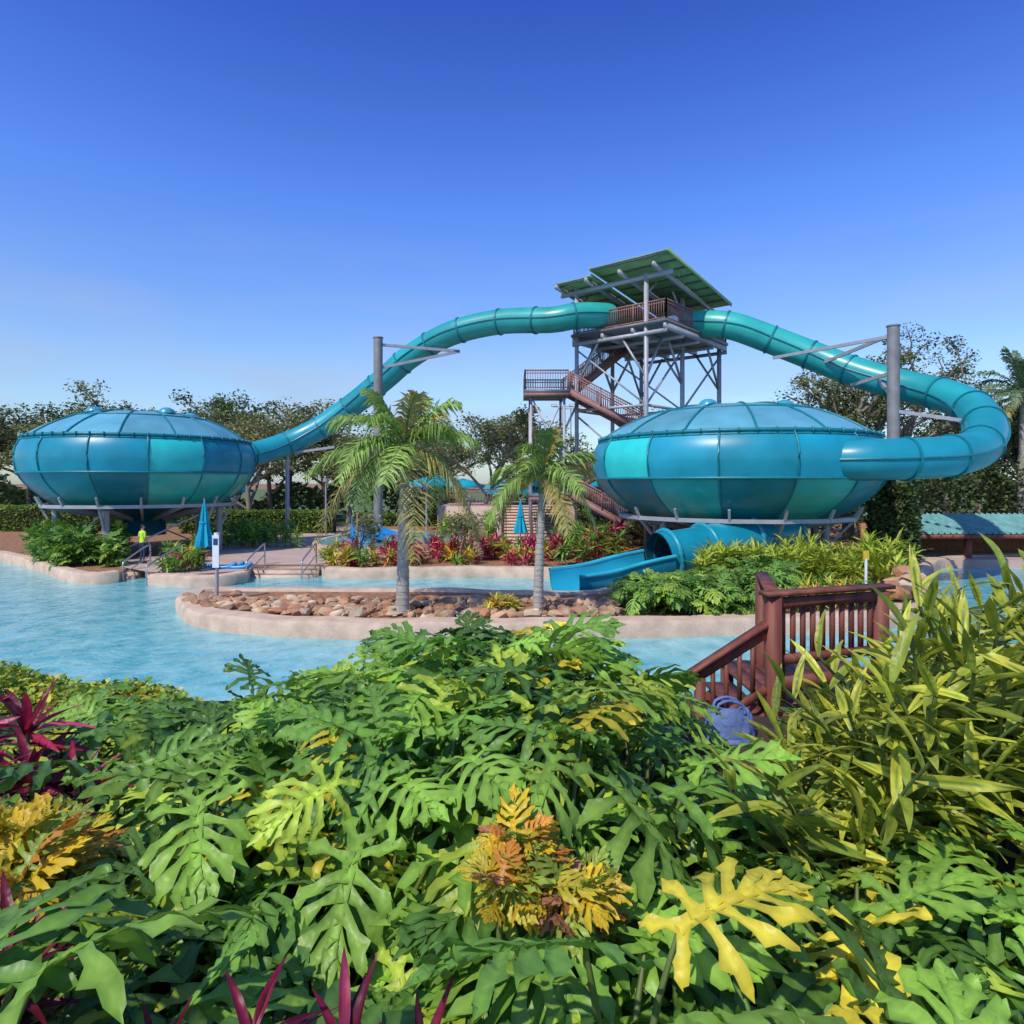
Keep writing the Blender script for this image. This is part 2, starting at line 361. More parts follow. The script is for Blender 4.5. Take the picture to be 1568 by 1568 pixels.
# ------------------------------------------------------------------ bowls
prof=np.array([(0.0,2.34),(1.2,2.33),(2.6,2.25),(3.8,1.99),(4.85,1.58),(5.65,1.17),(6.15,.84),(6.48,.3),(6.55,-.3),(6.42,-.95),(6.05,-1.5),(5.45,-2.02),(4.85,-2.42),(4.2,-2.72)])
bands=[(0,3),(3,6),(6,9),(9,13)]
def bowl(name,cx,cy,cz,rot,sc=1.0,ground=.36,zs=1.0,light=()):
    e=empty(name); nS=14; sub=5
    mb=MB(); pf=prof*np.array([sc,zs])
    for k in range(nS):
        for bi,(b0,b1) in enumerate(bands):
            pr=catmull(np.c_[pf[b0:b1+1],np.zeros(b1-b0+1)],.3)[:,:2]
            off=.5 if bi>=2 else 0
            A=rot+np.linspace(k+off,k+1+off,sub+1)*2*math.pi/nS
            V=[[cx+r*math.cos(a),cy+r*math.sin(a),cz+z] for r,z in pr for a in A]
            m_=sub+1
            F=[(i*m_+j,i*m_+j+1,(i+1)*m_+j+1,(i+1)*m_+j)[::-1] for i in range(len(pr)-1) for j in range(sub)]
            base={0:(.20,.42,.50),1:(.13,.41,.50),2:(.010,.27,.36),3:(.005,.20,.25)}[bi]  # pale reflected sheen painted into the top bands, lower bands darker
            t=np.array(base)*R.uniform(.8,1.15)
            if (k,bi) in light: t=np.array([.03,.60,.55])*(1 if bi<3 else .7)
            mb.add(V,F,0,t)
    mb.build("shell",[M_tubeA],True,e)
    mb=MB(); 
    top=catmull(np.c_[pf[:7],np.zeros(7)],.35)[:,:2]; bot=catmull(np.c_[pf[6:],np.zeros(len(pf)-6)],.35)[:,:2]
    for k in range(nS):
        for part,off in ((top,0),(bot,.5)):
            a=rot+(k+off)*2*math.pi/nS
            P=[[cx+(r+.02)*math.cos(a),cy+(r+.02)*math.sin(a),cz+z+.02] for r,z in part if r>1.1]
            mb.tube(P,.045,6,0,False)
        for q in range(4):
            aa=rot+(k+q/4)*2*math.pi/nS; r,z=pf[6]; mb.box((cx+(r+.1)*math.cos(aa),cy+(r+.1)*math.sin(aa),cz+z),(.14,.04,.2),0,(math.cos(aa),math.sin(aa),0),(-math.sin(aa),math.cos(aa),0))
    for (r,z),th in ((pf[3],.05),(pf[6],.085),(pf[9],.06)):
        A=np.linspace(0,2*math.pi,73); mb.tube([[cx+(r+.03)*math.cos(a),cy+(r+.03)*math.sin(a),cz+z] for a in A],th,6,0,False)
    r,z=pf[6]; mb.tube([[cx+(r+.10)*math.cos(a),cy+(r+.10)*math.sin(a),cz+z-.14] for a in np.linspace(0,2*math.pi,73)],.04,6,0,False)
    A=np.linspace(0,2*math.pi,41); mb.tube([[cx+1.15*math.cos(a),cy+1.15*math.sin(a),cz+pf[1][1]] for a in A],.06,6,0,False)
    mb.build("flanges",[M_flange],True,e)
    mb=MB()
    for a in (.5,2.4,3.9,5.6):
        x=cx+2.3*math.cos(a+rot); y=cy+2.3*math.sin(a+rot)
        th=np.linspace(0,math.pi/2,5); V=[];
        for t_ in th:
            for b in np.linspace(0,2*math.pi,12,endpoint=False): V.append([x+.42*math.cos(t_)*math.cos(b),y+.42*math.cos(t_)*math.sin(b),cz+zs*2.2+.32*math.sin(t_)])
        mb.add(V,[(i*12+j,i*12+(j+1)%12,(i+1)*12+(j+1)%12,(i+1)*12+j) for i in range(4) for j in range(12)],0,(.05,.34,.42))
    pr=[(4.2*sc,-2.72*zs),(2.2,-3.0),(1.1,-3.3),(1.1,-4.2)]
    V=[[cx+r*math.cos(b),cy+r*math.sin(b),cz+z] for r,z in pr for b in np.linspace(0,2*math.pi,32,endpoint=False)]
    mb.add(V,[(i*32+j,i*32+(j+1)%32,(i+1)*32+(j+1)%32,(i+1)*32+j) for i in range(3) for j in range(32)],0,(.003,.1,.16))
    mb.build("vents_and_drain",[M_tubeA],True,e)
    mb=MB(); zr=cz-2.62*zs; rr=5.35*sc
    A=np.linspace(0,2*math.pi,16,endpoint=False)+rot
    for q,a in enumerate(A):
        c,s_=math.cos(a),math.sin(a); a2=A[(q+1)%16]
        mb.beam((cx+rr*c,cy+rr*s_,zr),(cx+rr*math.cos(a2),cy+rr*math.sin(a2),zr),.12,.16)
        mb.beam((cx+rr*c,cy+rr*s_,zr),(cx+1.3*c,cy+1.3*s_,zr-.75),.12,.2)
        mb.beam((cx+rr*c,cy+rr*s_,zr),(cx+(rr+.22)*c,cy+(rr+.22)*s_,zr+.45),.10,.10)
        if q%3==0:
            mb.tube([(cx+3.9*c,cy+3.9*s_,zr-.2),(cx+3.9*c,cy+3.9*s_,ground-.3)],.17,10)
            mb.beam((cx+3.9*c,cy+3.9*s_,zr-1.4),(cx+rr*c,cy+rr*s_,zr),.1)
            mb.beam((cx+3.9*c,cy+3.9*s_,ground+.1),(cx+3.9*math.cos(a+1.1),cy+3.9*math.sin(a+1.1),zr-.5),.07)
    mb.build("support_frame",[M_steel],'auto',e)
    return e
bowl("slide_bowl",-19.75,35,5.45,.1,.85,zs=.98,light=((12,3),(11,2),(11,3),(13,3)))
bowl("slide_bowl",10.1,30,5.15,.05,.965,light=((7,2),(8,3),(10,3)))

# ------------------------------------------------------------------ tubes
def flume(name,pts,r=.8,greenend=0):
    P=catmull(pts,.35); e=empty(name); mb=MB(); mf=MB()
    d=np.r_[0,np.cumsum(np.linalg.norm(np.diff(P,axis=0),axis=1))]
    seglen=2.3; si=(d/seglen).astype(int)
    L=d[-1]; 
    for k in range(si.max()+1):
        ii=np.where(si==k)[0]
        if len(ii)==0: continue
        hi=min(ii[-1]+1,len(P)-1); sl=np.arange(ii[0],hi+1)
        if len(sl)<2: continue
        g=k*seglen/L
        c=np.array([.03,.38,.31])*(1-g)+np.array([.010,.28,.38])*g
        mb.tube(P[sl],r,24,0,False,c*R.uniform(.85,1.18))
        if ii[0]>0:
            T=nrm(P[ii[0]+1]-P[ii[0]-1]) if ii[0]+1<len(P) else nrm(P[ii[0]]-P[ii[0]-1])
            mf.tube([P[ii[0]]-T*.05,P[ii[0]]+T*.05],r+.06,24,0,True)
    T=np.gradient(P,axis=0); T/=np.linalg.norm(T,axis=1,keepdims=True); X=np.cross(T,[0,0,1.0]); X/=np.linalg.norm(X,axis=1,keepdims=True)
    for s_ in (-1,1): mf.tube(P+X*s_*(r+.015),.045,6,0,False)
    mb.build("tube",[M_tubeA],True,e); mf.build("flanges",[M_flange],'auto',e)
    return e
flume("enclosed_tube_slide",[S(150,256,38.2),S(120,257,37.6),S(95,256,37.4),S(60,250,37.6),S(-19,247,39),S(-94,229,40),S(-154,195,41),S(-194,161,41.5),S(-244,120,42),S(-294,85,42),S(-344,61,41.5),S(-399,44,40),S(-454,38,38)],.74)
flume("enclosed_tube_slide",[S(270,244,39),S(300,244,38.2),S(340,240,37.5),S(396,220,37),S(466,193,36),S(536,167,34.5),S(606,148,33),S(664,134,31.3),S(705,115,29.5),S(725,85,27.5),S(714,55,25.8),S(672,42,24.8),S(616,38,24.4),S(546,36,24.3),S(480,35,25)],.78)

def support_mast(name,a,d,z1,arms):
    mb=MB(); x=a*d/1000
    mb.tube([(x,d,.2),(x,d,z1)],.27,16,0)
    mb.tube([(x,d,z1),(x,d,z1+.06)],.31,16,0)
    mb.box((x,d,.42),(1.0,1.0,.16),1)
    for p,q in arms:
        mb.beam(p,q,.12,.16,2)
    return mb.build(name,[M_mast,M_conc,M_steel],'auto')
support_mast("slide_support_mast",-205,38.6,4+.222*38.6,[((-7.9,38.6,12.2),S(-80,202,40)),((-7.9,38.6,10.8),S(-80,202,40)),((-7.9,38.6,9.6),S(-215,145,41.2)),((-7.9,38.6,7.6),S(-215,145,41.2))])
support_mast("slide_support_mast",584,30.6,4+.24*30.6,[((17.87,30.6,10.9),S(400,192,36.2)),((17.87,30.6,9.2),S(520,150,34)),((17.87,30.6,8.0),S(560,160,33.2)),((17.87,30.6,11),S(480,186,35)),((17.87,30.6,7.4),S(720,92,28)),((17.87,30.6,5.6),S(700,35,26.5)),((17.87,30.6,5.2),S(640,15,25.5))])
mb=MB(); p=S(-344,30,41.5); mb.tube([(p[0],p[1],.2),(p[0],p[1],6.0)],.13,12); mb.beam((p[0]-1,p[1],5.75),(p[0]+3,p[1],6.3),.15,.15); mb.build("slide_support_post",[M_steel],'auto')

# ------------------------------------------------------------------ tower
def T(u,v,z): return np.array([8.26+.648*u-.762*v, 35+.762*u+.648*v, z])
tw=empty("slide_tower")
U=(.648,.762,0); Vv_=(-.762,.648,0)
mb=MB()
colp=[(0,1.2),(0,5.8),(4,1.0),(4,5.8),(7.7,.3),(7.7,5.8)]
rz=lambda u: 15.85-(u+1)/8.6*1.15
for u,v in colp: mb.beam(T(u,v,.2),T(u,v,rz(u)-.2),.22,.22)
for z in (4.4,8.3):
    for a,b in ((0,1),(2,3),(4,5),(0,2),(2,4),(1,3),(3,5)):
        p,q=colp[a],colp[b]; mb.beam(T(*p,z),T(*q,z),.14,.14)
        if a in(0,2): mb.beam(T(*p,z),T(*q,z+3.6),.09,.09)
for u,v in colp:
    mb.beam(T(u,v,9.8),T(u+1.8 if u<4 else u-1.8,v,12.3),.11); mb.beam(T(u,v,9.8),T(u,v+1.6 if v<3 else v-1.6,12.3),.11)
    mb.beam(T(u,v,rz(u)-1.4),T(u+1.2 if u<4 else u-1.2,v,rz(u+1.2 if u<4 else u-1.2)-.25),.1)
for v in np.linspace(0,5.9,4): mb.beam(T(-.2,v,12.45),T(8.0,v,12.45),.16,.32)
for u in np.linspace(-.1,7.9,5): mb.beam(T(u,-.1,12.2),T(u,6.0,12.2),.14,.2)
for v in (0.3,2.4,4.6,6.7): mb.beam(T(-.9,v,rz(-.9)-.2),T(7.5,v,rz(7.5)-.2),.14,.24)
mb.beam(T(0,-.4,rz(0)-.42),T(0,6.9,rz(0)-.42),.2,.24); mb.beam(T(7.2,-.4,rz(7.2)-.42),T(7.2,6.9,rz(7.2)-.42),.2,.24)
mb.tube([T(1.5,0,15.4),T(1.5,0,16.6)],.03,6); mb.beam(T(1.3,0,16.4),T(1.8,0,16.4),.04)
mb.build("steel_frame",[M_steel],False,tw)
mb=MB(); mb.box(T(3.9,2.95,12.72),(8.3,6.2,.16),0,U,Vv_); mb.build("deck",[M_steeld],False,tw)
mb=MB()
sl=nrm(T(7.6,0,rz(7.6))-T(-1,0,rz(-1))); up=np.cross(sl,nrm(Vv_)); up=up*np.sign(up[2])
def roofpanel(u0,u1,v0,v1,dz):
    c=(T(u0,v0,rz(u0))+T(u1,v1,rz(u1)))/2+np.array([0,0,dz])
    mb.box(c,((u1-u0)*1.01,v1-v0,.05),0,sl,Vv_,up)
    for v in np.arange(v0+.2,v1,.45): mb.box(c+np.array(Vv_)*(v-(v0+v1)/2)+up*.045,((u1-u0)*1.01,.06,.05),0,sl,Vv_,up)
    for u in np.arange(u0+.05,u1,1.05): mb.box(c+sl*(u-(u0+u1)/2)-up*.075,(.08,(v1-v0)-.02,.09),1,sl,Vv_,up)
    for v in (v0,v1): mb.box(c+np.array(Vv_)*(v-(v0+v1)/2),((u1-u0)*1.02,.06,.2),0,sl,Vv_,up)
roofpanel(-1.0,7.4,-.6,4.2,.28); roofpanel(-.8,7.2,4.25,6.8,-.02)
mb.build("roof",[M_roofg,M_steeld],False,tw)
def railing(mb,a,b,h=1.1,sp=.14,m=0,w=.035):
    a=np.array(a,float); b=np.array(b,float); L=np.linalg.norm(b-a); u=np.array([0,0,1.0])
    mb.beam(a+u*h,b+u*h,.08,.07,m); mb.beam(a+u*.12,b+u*.12,.05,.06,m); mb.beam(a+u*(h-.16),b+u*(h-.16),.04,.05,m)
    n=max(1,int(L/sp))
    for i in range(n+1):
        p=a+(b-a)*i/n; mb.beam(p+u*.12,p+u*h,w,w,m)
    n=max(1,int(L/1.6))
    for i in range(n+1):
        p=a+(b-a)*i/n; mb.beam(p,p+u*(h+.04),.08,.08,m)
mb=MB(); z=12.8
railing(mb,T(0,0,z),T(0,6,z)); railing(mb,T(0,0,z),T(3.2,0,z)); railing(mb,T(5.6,0,z),T(8,0,z)); railing(mb,T(8,0,z),T(8,6,z)); railing(mb,T(0,6,z),T(3,6,z)); railing(mb,T(5,6,z),T(8,6,z))
mb.build("deck_railing",[M_rail],False,tw)
mb=MB()
def flight(p0,p1,w=1.5):
    p0=np.array(p0,float);p1=np.array(p1,float); D=p1-p0; h=nrm([D[0],D[1],0]); s=np.array([-h[1],h[0],0])*w/2
    n=int(abs(D[2])/.18)
    for i in range(n+1): mb.box(p0+D*i/n,(.28,w,.05),1,h,s)
    for q in (-1,1):
        mb.beam(p0+s*q-[0,0,.1],p1+s*q-[0,0,.1],.08,.3,0); railing(mb,p0+s*q,p1+s*q,1.05)
def landing(c,sx,sy):
    mb.box(np.array(c)-[0,0,.1],(sx,sy,.2),1)
    mb.beam((c[0]-sx/2,c[1]-sy/2,c[2]-.3),(c[0]+sx/2,c[1]-sy/2,c[2]-.3),.14,.2,0)
landing((2.0,39,9.35),2.6,3.6)
railing(mb,(.75,37.25,9.35),(.75,40.75,9.35)); railing(mb,(.75,37.25,9.35),(3.2,37.25,9.35)); railing(mb,(.75,40.75,9.35),(3.2,40.75,9.35))
flight((3.3,40,9.35),(7.4,41.4,12.75)); flight((3.3,38,9.3),(8.6,38,6.5))
landing((9.8,39,6.4),2.4,3.6); railing(mb,(11,37.2,6.4),(11,40.8,6.4)); railing(mb,(8.6,40.8,6.4),(11,40.8,6.4))
flight((8.6,40,6.4),(3.4,40,3.5)); landing((2.2,39,3.4),2.4,3.6); flight((3.4,38,3.4),(8.6,38,.5))
mb.build("stairs",[M_rail,M_steeld],False,tw)
mb=MB()
for x,y in ((1.1,37.5),(1.1,40.5),(3,37.5),(3,40.5),(9,37.5),(10.8,40.5),(10.8,37.5)): 
    mb.beam((x,y,.2),(x,y,9.2 if x<5 else 6.3),.14,.14)
mb.beam((3,37.5,5),(1.1,37.5,9),.09); mb.beam((1.1,37.5,5),(3,37.5,9),.09); mb.beam((3,37.5,7.0),(4,38.7,9),.09)
mb.build("stair_columns",[M_steel],False,tw)

# ------------------------------------------------------------------ splash-out flume
e=empty("slide_exit_flume")
mb=MB()
P=catmull([S(420,-75,27),S(350,-88,26),S(285,-104,25.2),S(225,-114,24.6)],.3)
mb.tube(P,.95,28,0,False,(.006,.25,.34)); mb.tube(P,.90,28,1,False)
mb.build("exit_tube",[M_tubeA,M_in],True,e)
mb=MB()
for i in (0,7,14,len(P)-2):
    i=min(i,len(P)-2); t_=nrm(P[i+1]-P[i]); A=np.linspace(0,2*math.pi,29)
    Xx=np.cross(t_,[0,0,1.0]); Zz=np.cross(Xx,t_); mb.tube([P[i]+1.0*(math.cos(a)*Xx+math.sin(a)*Zz) for a in A],.10,8,0,False)
mb.build("exit_rings",[mat("light_teal_ring",(.02,.30,.38),.35)],True,e)
mb=MB()
Q=catmull([S(225,-130,24.6),S(180,-140,24.1),S(130,-154,23.5),S(80,-162,22.9)],.3)
for rr_,cc in ((1.0,(.02,.40,.55)),(1.05,(.008,.26,.38))): mb.tube(Q+[0,0,.38],rr_,16,0,False,cc,arc=(math.pi*.93,math.pi*2.07))
T_=np.gradient(Q,axis=0); T_/=np.linalg.norm(T_,axis=1,keepdims=True); Xn=np.cross(T_,[0,0,1.0])
for s_ in(-1,1): mb.tube(Q+Xn*s_*1.05+[0,0,.55],.08,8,0,False,(.03,.42,.55))
mb.build("open_trough",[M_tubeA],True,e)

# ------------------------------------------------------------------ rocks on island
def rocks(name,pts,sizes):
    mb=MB()
    import bmesh
    bm=bmesh.new(); bmesh.ops.create_icosphere(bm,subdivisions=2,radius=1); bv=np.array([v.co for v in bm.verts]); bf=np.array([[v.index for v in f.verts] for f in bm.faces]); bm.free()
    for p,s in zip(pts,sizes):
        v=bv.copy(); k=R.normal(size=(3,9))
        for q in range(9):
            n_=nrm(k[:,q]); d=v@n_; lim=R.uniform(.4,.8); over=np.maximum(d-lim,0); v=v-over[:,None]*n_*.98
        v*=np.array([R.uniform(.8,1.5),R.uniform(.8,1.3),R.uniform(.5,.85)])*s
        a=R.uniform(0,6.28); c,sn=math.cos(a),math.sin(a); v=v@np.array([[c,sn,0],[-sn,c,0],[0,0,1]])
        col=[(.52,.30,.16),(.58,.38,.21),(.40,.23,.14),(.60,.46,.31),(.46,.22,.11)][R.integers(5)]
        mb.add(v+p,bf,0,np.array(col)*R.uniform(.65,1.1))
    return mb.build(name,[M_rock],'auto')
pts=[];sz=[]
for i in range(560):
    a=R.uniform(-495,165); x_front=np.interp(a,[-500,-484,-384,-284,-84,116,250],[20.3,19.2,18.2,17.8,17.65,17.7,18.0]); 
    xb=np.interp(a,[-500,-440,165],[21,20.6,20.4]); d=x_front+(xb-x_front)*R.random()**1.4; s=R.uniform(.08,.24)*(1.3 if R.random()<.1 else 1)
    pts.append(np.array([a*d/1000,d,.38+s*.25])); sz.append(s)
rocks("island_boulders",pts,sz)
pts=[];sz=[]
for i in range(16):
    a=R.uniform(585,625); d=R.uniform(19,21); s=R.uniform(.25,.5); pts.append(np.array([a*d/1000,d,.4+s*.4+R.random()*.8])); sz.append(s)
rocks("sandstone_outcrop",pts,sz)

# ------------------------------------------------------------------ palms
def frond(mb,base,D,L,droop,n=38,ll=.45,col=(.08,.18,.03),lw=.03):
    D=nrm(D); side=nrm(np.cross(D,[0,0,1.0])); t=np.linspace(0,1,14); sw=R.normal()*.15
    C=base+np.outer(t*L,D)+np.outer(-droop*L*t**2.2,[0,0,1.0])+np.outer(sw*L*t**2,side); C-=np.outer(.25*droop*L*t**3,[D[0],D[1],0])
    mb.tube(C,.026*(1-t)+.005,4,1,False)
    V=[];F=[];TT=[]
    for i in range(n):
        u=.10+.90*i/(n-1); p=np.array([np.interp(u,t,C[:,k]) for k in range(3)])
        p2=np.array([np.interp(min(1,u+.03),t,C[:,k]) for k in range(3)]); p1=np.array([np.interp(u-.03,t,C[:,k]) for k in range(3)])
        tg=nrm(p2-p1); l=ll*math.sin(math.pi*(.14+.80*u))**.6*R.uniform(.75,1.15)
        for s_ in (-1,1):
            d=nrm(side*s_*1.0+tg*.85+np.array([0,0,.15+R.normal()*.3])); w=lw; dr_=R.uniform(.3,1.0)
            a=p; b=p+d*l*.5-np.array([0,0,.12*l*dr_]); c=p+d*l*.9-np.array([0,0,.7*l*dr_])
            k=len(V); V+= [a-tg*w*.6,a+tg*w*.6,b+tg*w,b-tg*w,c]
            F+=[(k,k+1,k+2,k+3),(k+3,k+2,k+4)]; cc=np.array(col)*R.uniform(.75,1.3); TT+=[cc]*5
    mb.add(V,F,0,np.array(TT))
def palm(name,x,y,z0,h,lean,r,nf,L,ll=.45,yel=.2,crownshaft=True,base=(0.26,.38,.08)):
    e=empty(name); mb=MB(); t=np.linspace(0,1,24)
    P=np.stack([x+lean[0]*t**1.5,y+lean[1]*t**1.5,z0+h*t],1)
    rr=r*(1.25-.45*t)+.012*np.sin(np.arange(24)*3.1); rr[0]*=1.25
    mb.tube(P,rr,14,0)
    top=P[-1]
    for q in np.linspace(.04,.95,22):
        p=np.array([np.interp(q,t,P[:,k]) for k in range(3)]); mb.tube([p-[0,0,.012],p+[0,0,.012]],r*(1.25-.45*q)+.012,14,0)
    if crownshaft: mb.tube([top,top+[0,0,.25],top+[0,0,.7]],[r*.85,r*.9,r*.4],12,1)
    mb.build("trunk",[M_ptrunk,M_stem],True,e)
    mb=MB(); c=top+np.array([0,0,.6 if crownshaft else .1])
    for i in range(nf):
        a=i*2.399+.3+R.normal()*.25; k=i/nf; el=1.38-1.75*k+R.normal()*.12
        D=np.array([math.cos(a)*math.cos(el),math.sin(a)*math.cos(el),math.sin(el)])
        col=np.array(base)*R.uniform(.8,1.3)
        if R.random()<yel or k>.88: col=np.array([.52,.42,.13])*R.uniform(.7,1.1)
        frond(mb,c,D,L*R.uniform(.8,1.12),.30+.45*k+R.normal()*.06,ll=ll,col=col,n=46,lw=.032 if crownshaft else .04)
    mb.build("fronds",[M_leaf,M_stem],True,e)
palm("palm_tree",-3.05,18.2,.3,4.15,(.05,.1),.15,24,2.8,.74)
palm("palm_tree",.72,18.1,.3,3.4,(.12,.1),.12,16,2.05,.6)
palm("date_palm_tree",29.0,37,.3,8.6,(.1,0),.3,40,4.2,.6,.05,False,(.17,.24,.12))

# ------------------------------------------------------------------ broadleaf trees
TC_OL=[((.25,.27,.10),3),((.18,.21,.08),3),((.31,.32,.13),1.5),((.34,.26,.13),.6)]
TC_DK=[((.08,.12,.04),3),((.11,.15,.05),2),((.16,.19,.06),1)]
def tree_geo(mb,x,y,z0,h,cr,leafn,size,cols,trunk=.28,levels=3,sp=.9):
    tips=[]
    def br(p,d,L,r,lv):
        d=nrm(d); mid=p+d*L*.5+R.normal(size=3)*L*.05; q=p+d*L+R.normal(size=3)*L*.06
        mb.tube([p,mid,q],[r,r*.82,r*.62],6 if lv<2 else 4,1,False)
        if lv==levels: tips.append(q); return
        n=R.integers(3,5) if lv else 6
        for i in range(n):
            a=R.uniform(0,6.28) if lv else i*1.26+R.normal()*.3
            out=np.array([math.cos(a),math.sin(a),0]); dd=d*(.75 if lv else .35+.9*(i%3)/2)+out*R.uniform(.45,.95)
            dd[2]+=.12
            br(q if i%2==0 else mid+(q-mid)*R.random(),dd,L*R.uniform(.58,.82) if lv else cr*R.uniform(.45,.68),r*.55,lv+1)
        if lv>=1: tips.append(q)
    br(np.array([x,y,z0]),[R.normal()*.06,R.normal()*.06,1],h*.34,trunk,0)
    tips=np.array(tips)
    k=R.integers(0,len(tips),leafn); G=R.normal(size=(leafn,3)); G/=np.linalg.norm(G,axis=1,keepdims=True); G*=R.random((leafn,1))**.5
    rad=sp*R.uniform(.9,2.0,(len(tips),1))[k]
    P=tips[k]+G*rad*np.array([1,1,.65])
    n=leafn; D=R.normal(size=(n,3)); D[:,2]*=.5
    tone=(R.uniform(.6,1.3,(len(tips),1))[k])
    tA=pick(cols,n,.2)*tone
    mb.inst(SL,frames(D,R.uniform(-1.2,1.2,n)),P,size*R.uniform(.6,1.3,n),tA,tA*1.15,0)
def tree(name,*a,**k):
    mb=MB(); tree_geo(mb,*a,**k); return mb.build(name,[M_fol,M_bark],False)
mb=MB()
spec=[(-900,60,12.5),(-800,58,13.5),(-735,62,14.5),(-690,56,12.5),(-650,64,14.5),(-600,58,13.5),(-550,62,14),(-500,56,13),(-455,62,14),(-415,56,12.5),(-370,60,13),(-330,66,13),(-290,62,12.5),(-250,60,11),(-160,68,10),(-120,72,10.5),(40,75,9),(120,75,10),(200,70,12),(300,70,12),(400,66,12),(660,60,13),(720,58,14),(800,56,15),(900,58,15)]
for a,d,h in spec:
    tree_geo(mb,a*d/1000,d,.3,h*R.uniform(.92,1.10),h*.42,5200,.30,TC_OL if R.random()<.75 else TC_DK,sp=.75)
mb.build("distant_tree_line",[M_fol,M_bark],False)
mb=MB()
n=24000; a=R.uniform(-1100,1100,n); d=R.uniform(60,80,n); top=3.8+1.6*np.sin(a*.021)+1.2*np.sin(a*.053+1)
z=.3+top*np.sqrt(R.random(n)); leafcloud(mb,np.stack([a*d/1000,d,z],1),.7,TC_DK+[((.16,.20,.06),1.5)]); mb.build("understorey_thicket",[M_fol],False)
tree("oak_tree",-.045*46,46,.3,11.5,4.8,6500,.22,TC_OL,trunk=.22,sp=.5)
tree("oak_tree",.02*52,52,.3,11.5,4.2,4500,.22,TC_OL,trunk=.22,sp=.5)
tree("oak_tree",-.11*54,54,.3,10.5,4.6,5200,.24,TC_OL,trunk=.25,sp=.6)
tree("oak_tree",.515*42,42,.3,14.5,5.8,12000,.2,TC_DK+TC_OL,trunk=.4,sp=.6)
tree("oak_tree",.60*44,44,.3,15.5,6.2,12000,.2,TC_OL+TC_DK,trunk=.4,sp=.6)
tree("oak_tree",.80*40,40,.3,9.5,5.0,9000,.22,TC_DK,trunk=.35,sp=.8)
tree("oak_tree",-.40*50,50,.3,10.5,4.4,5500,.24,TC_OL,trunk=.25,sp=.6)
mb=MB()
n=16000; a=R.uniform(100,900,n); d=R.uniform(36,44,n); top=2.4+1.2*np.sin(a*.03)+ (a>480)*2.4
z=.3+top*np.sqrt(R.random(n)); leafcloud(mb,np.stack([a*d/1000,d,z],1),.32,TC_DK); mb.build("dark_shrubbery",[M_fol],False)
mb=MB()
n=5200; a=R.uniform(548,622,n); d=R.uniform(28.6,30,n); top=4.1-np.abs(a-585)*.035+.4*np.sin(a*.2)
z=.3+top*R.random(n)**.7; leafcloud(mb,np.stack([a*d/1000,d,z],1),.26,TC_DK)
mb.box((.585*29.6,29.6,1.3),(.1,.1,2.2),1); mb.build("tall_shrub",[M_fol,M_bark],False)

def hedge(name,x0,x1,y,z1,w=1.2,n=6000,size=.16,cols=[((.15,.24,.045),2),((.20,.31,.06),2),((.09,.16,.035),1)]):
    mb=MB(); mb.box(((x0+x1)/2,y,(z1-.12+.3)/2),(x1-x0-.2,w-.2,z1-.12-.3),1)
    P=np.stack([R.uniform(x0,x1,n),y+R.uniform(-w/2,w/2,n),z1+R.normal(size=n)*.05],1); h=n//2
    P[:h,2]=R.uniform(.3,z1,h); P[:h,1]=y-w/2+R.normal(size=h)*.05
    leafcloud(mb,P,size,cols); return mb.build(name,[M_fol,M_soil],False)
hedge("clipped_hedge",-24,-13,48,1.9,1.6,9000,.2); hedge("clipped_hedge",-44,-31,50,2.2,1.6,7000,.2); hedge("clipped_hedge",-13.5,-6,56,1.3,1.4,4000,.2)

# ------------------------------------------------------------------ mid-ground planting
RED=[((.40,.02,.07),3),((.24,.015,.04),2),((.60,.06,.16),1.6)]
YEL=[((.55,.45,.05),2),((.34,.42,.05),2),((.56,.22,.03),1)]
GRN=[((.10,.22,.035),3),((.18,.33,.05),3),((.30,.42,.06),1)]
def bed(name,region,n,hrange,ls,kinds,temps=LN,nl=16):
    mb=MB()
    for i in range(n):
        a=R.uniform(region[0],region[1]); d=R.uniform(region[2],region[3]); h=R.uniform(*hrange); c=np.array([a*d/1000,d,.36+h*.45])
        K=kinds[R.integers(len(kinds))]; m_=nl
        mb.tube([(c[0],c[1],.3),c],.03,4,1,False)
        for q in range(3):
            tA=pick(K,m_); rosette(mb,c+np.array([R.normal()*.12,R.normal()*.12,h*.22*(q-.5)]),m_,ls,temps,tA,tA*1.5,(-.3,1.35))
    return mb.build(name,[M_leaf,M_stem],True)
bed("mixed_flower_bed",(-280,60,28.2,31.5),56,(.4,1.0),.5,[RED,YEL,GRN,YEL,RED])
bed("ti_plant_border",(-190,90,31,33.5),32,(.7,1.2),.5,[RED,RED,GRN])
bed("tropical_shrub_bed",(-740,-605,28.5,34),52,(.8,1.8),.6,[GRN],PH,8)
bed("tropical_shrub_bed",(-535,-470,29.5,34),10,(.6,1.2),.5,[GRN,GRN,YEL])
bed("flowering_shrub",(-540,-475,26.3,27.8),12,(.4,1.0),.42,[RED,GRN,GRN])
bed("shrub_border",(-470,-330,36,42),26,(.8,1.6),.6,[GRN])
bed("shrub_border",(60,170,28.5,34),34,(.9,2.0),.6,[GRN,GRN,RED])
bed("fern_bed",(-90,-10,44,48),14,(1,2),.7,[GRN])
bed("island_grass_tuft",(-30,5,18.2,18.8),5,(.2,.5),.35,[YEL])
mb=MB()
for i in range(80):
    a=R.uniform(185,400); d=R.uniform(18.2,22.3); zt=min(.9+R.random()*.5+(d-18)*.12, 4-.140*d if a<300 else 9); philo_crown(mb,a*d/1000,d,zt,.8,11,.55,.55,petiole=False,cols=GRN)
mb.build("philodendron_bed",[M_leaf,M_stem],True)
GING=[((.19,.34,.04),3),((.31,.44,.05),3),((.11,.22,.03),2)]
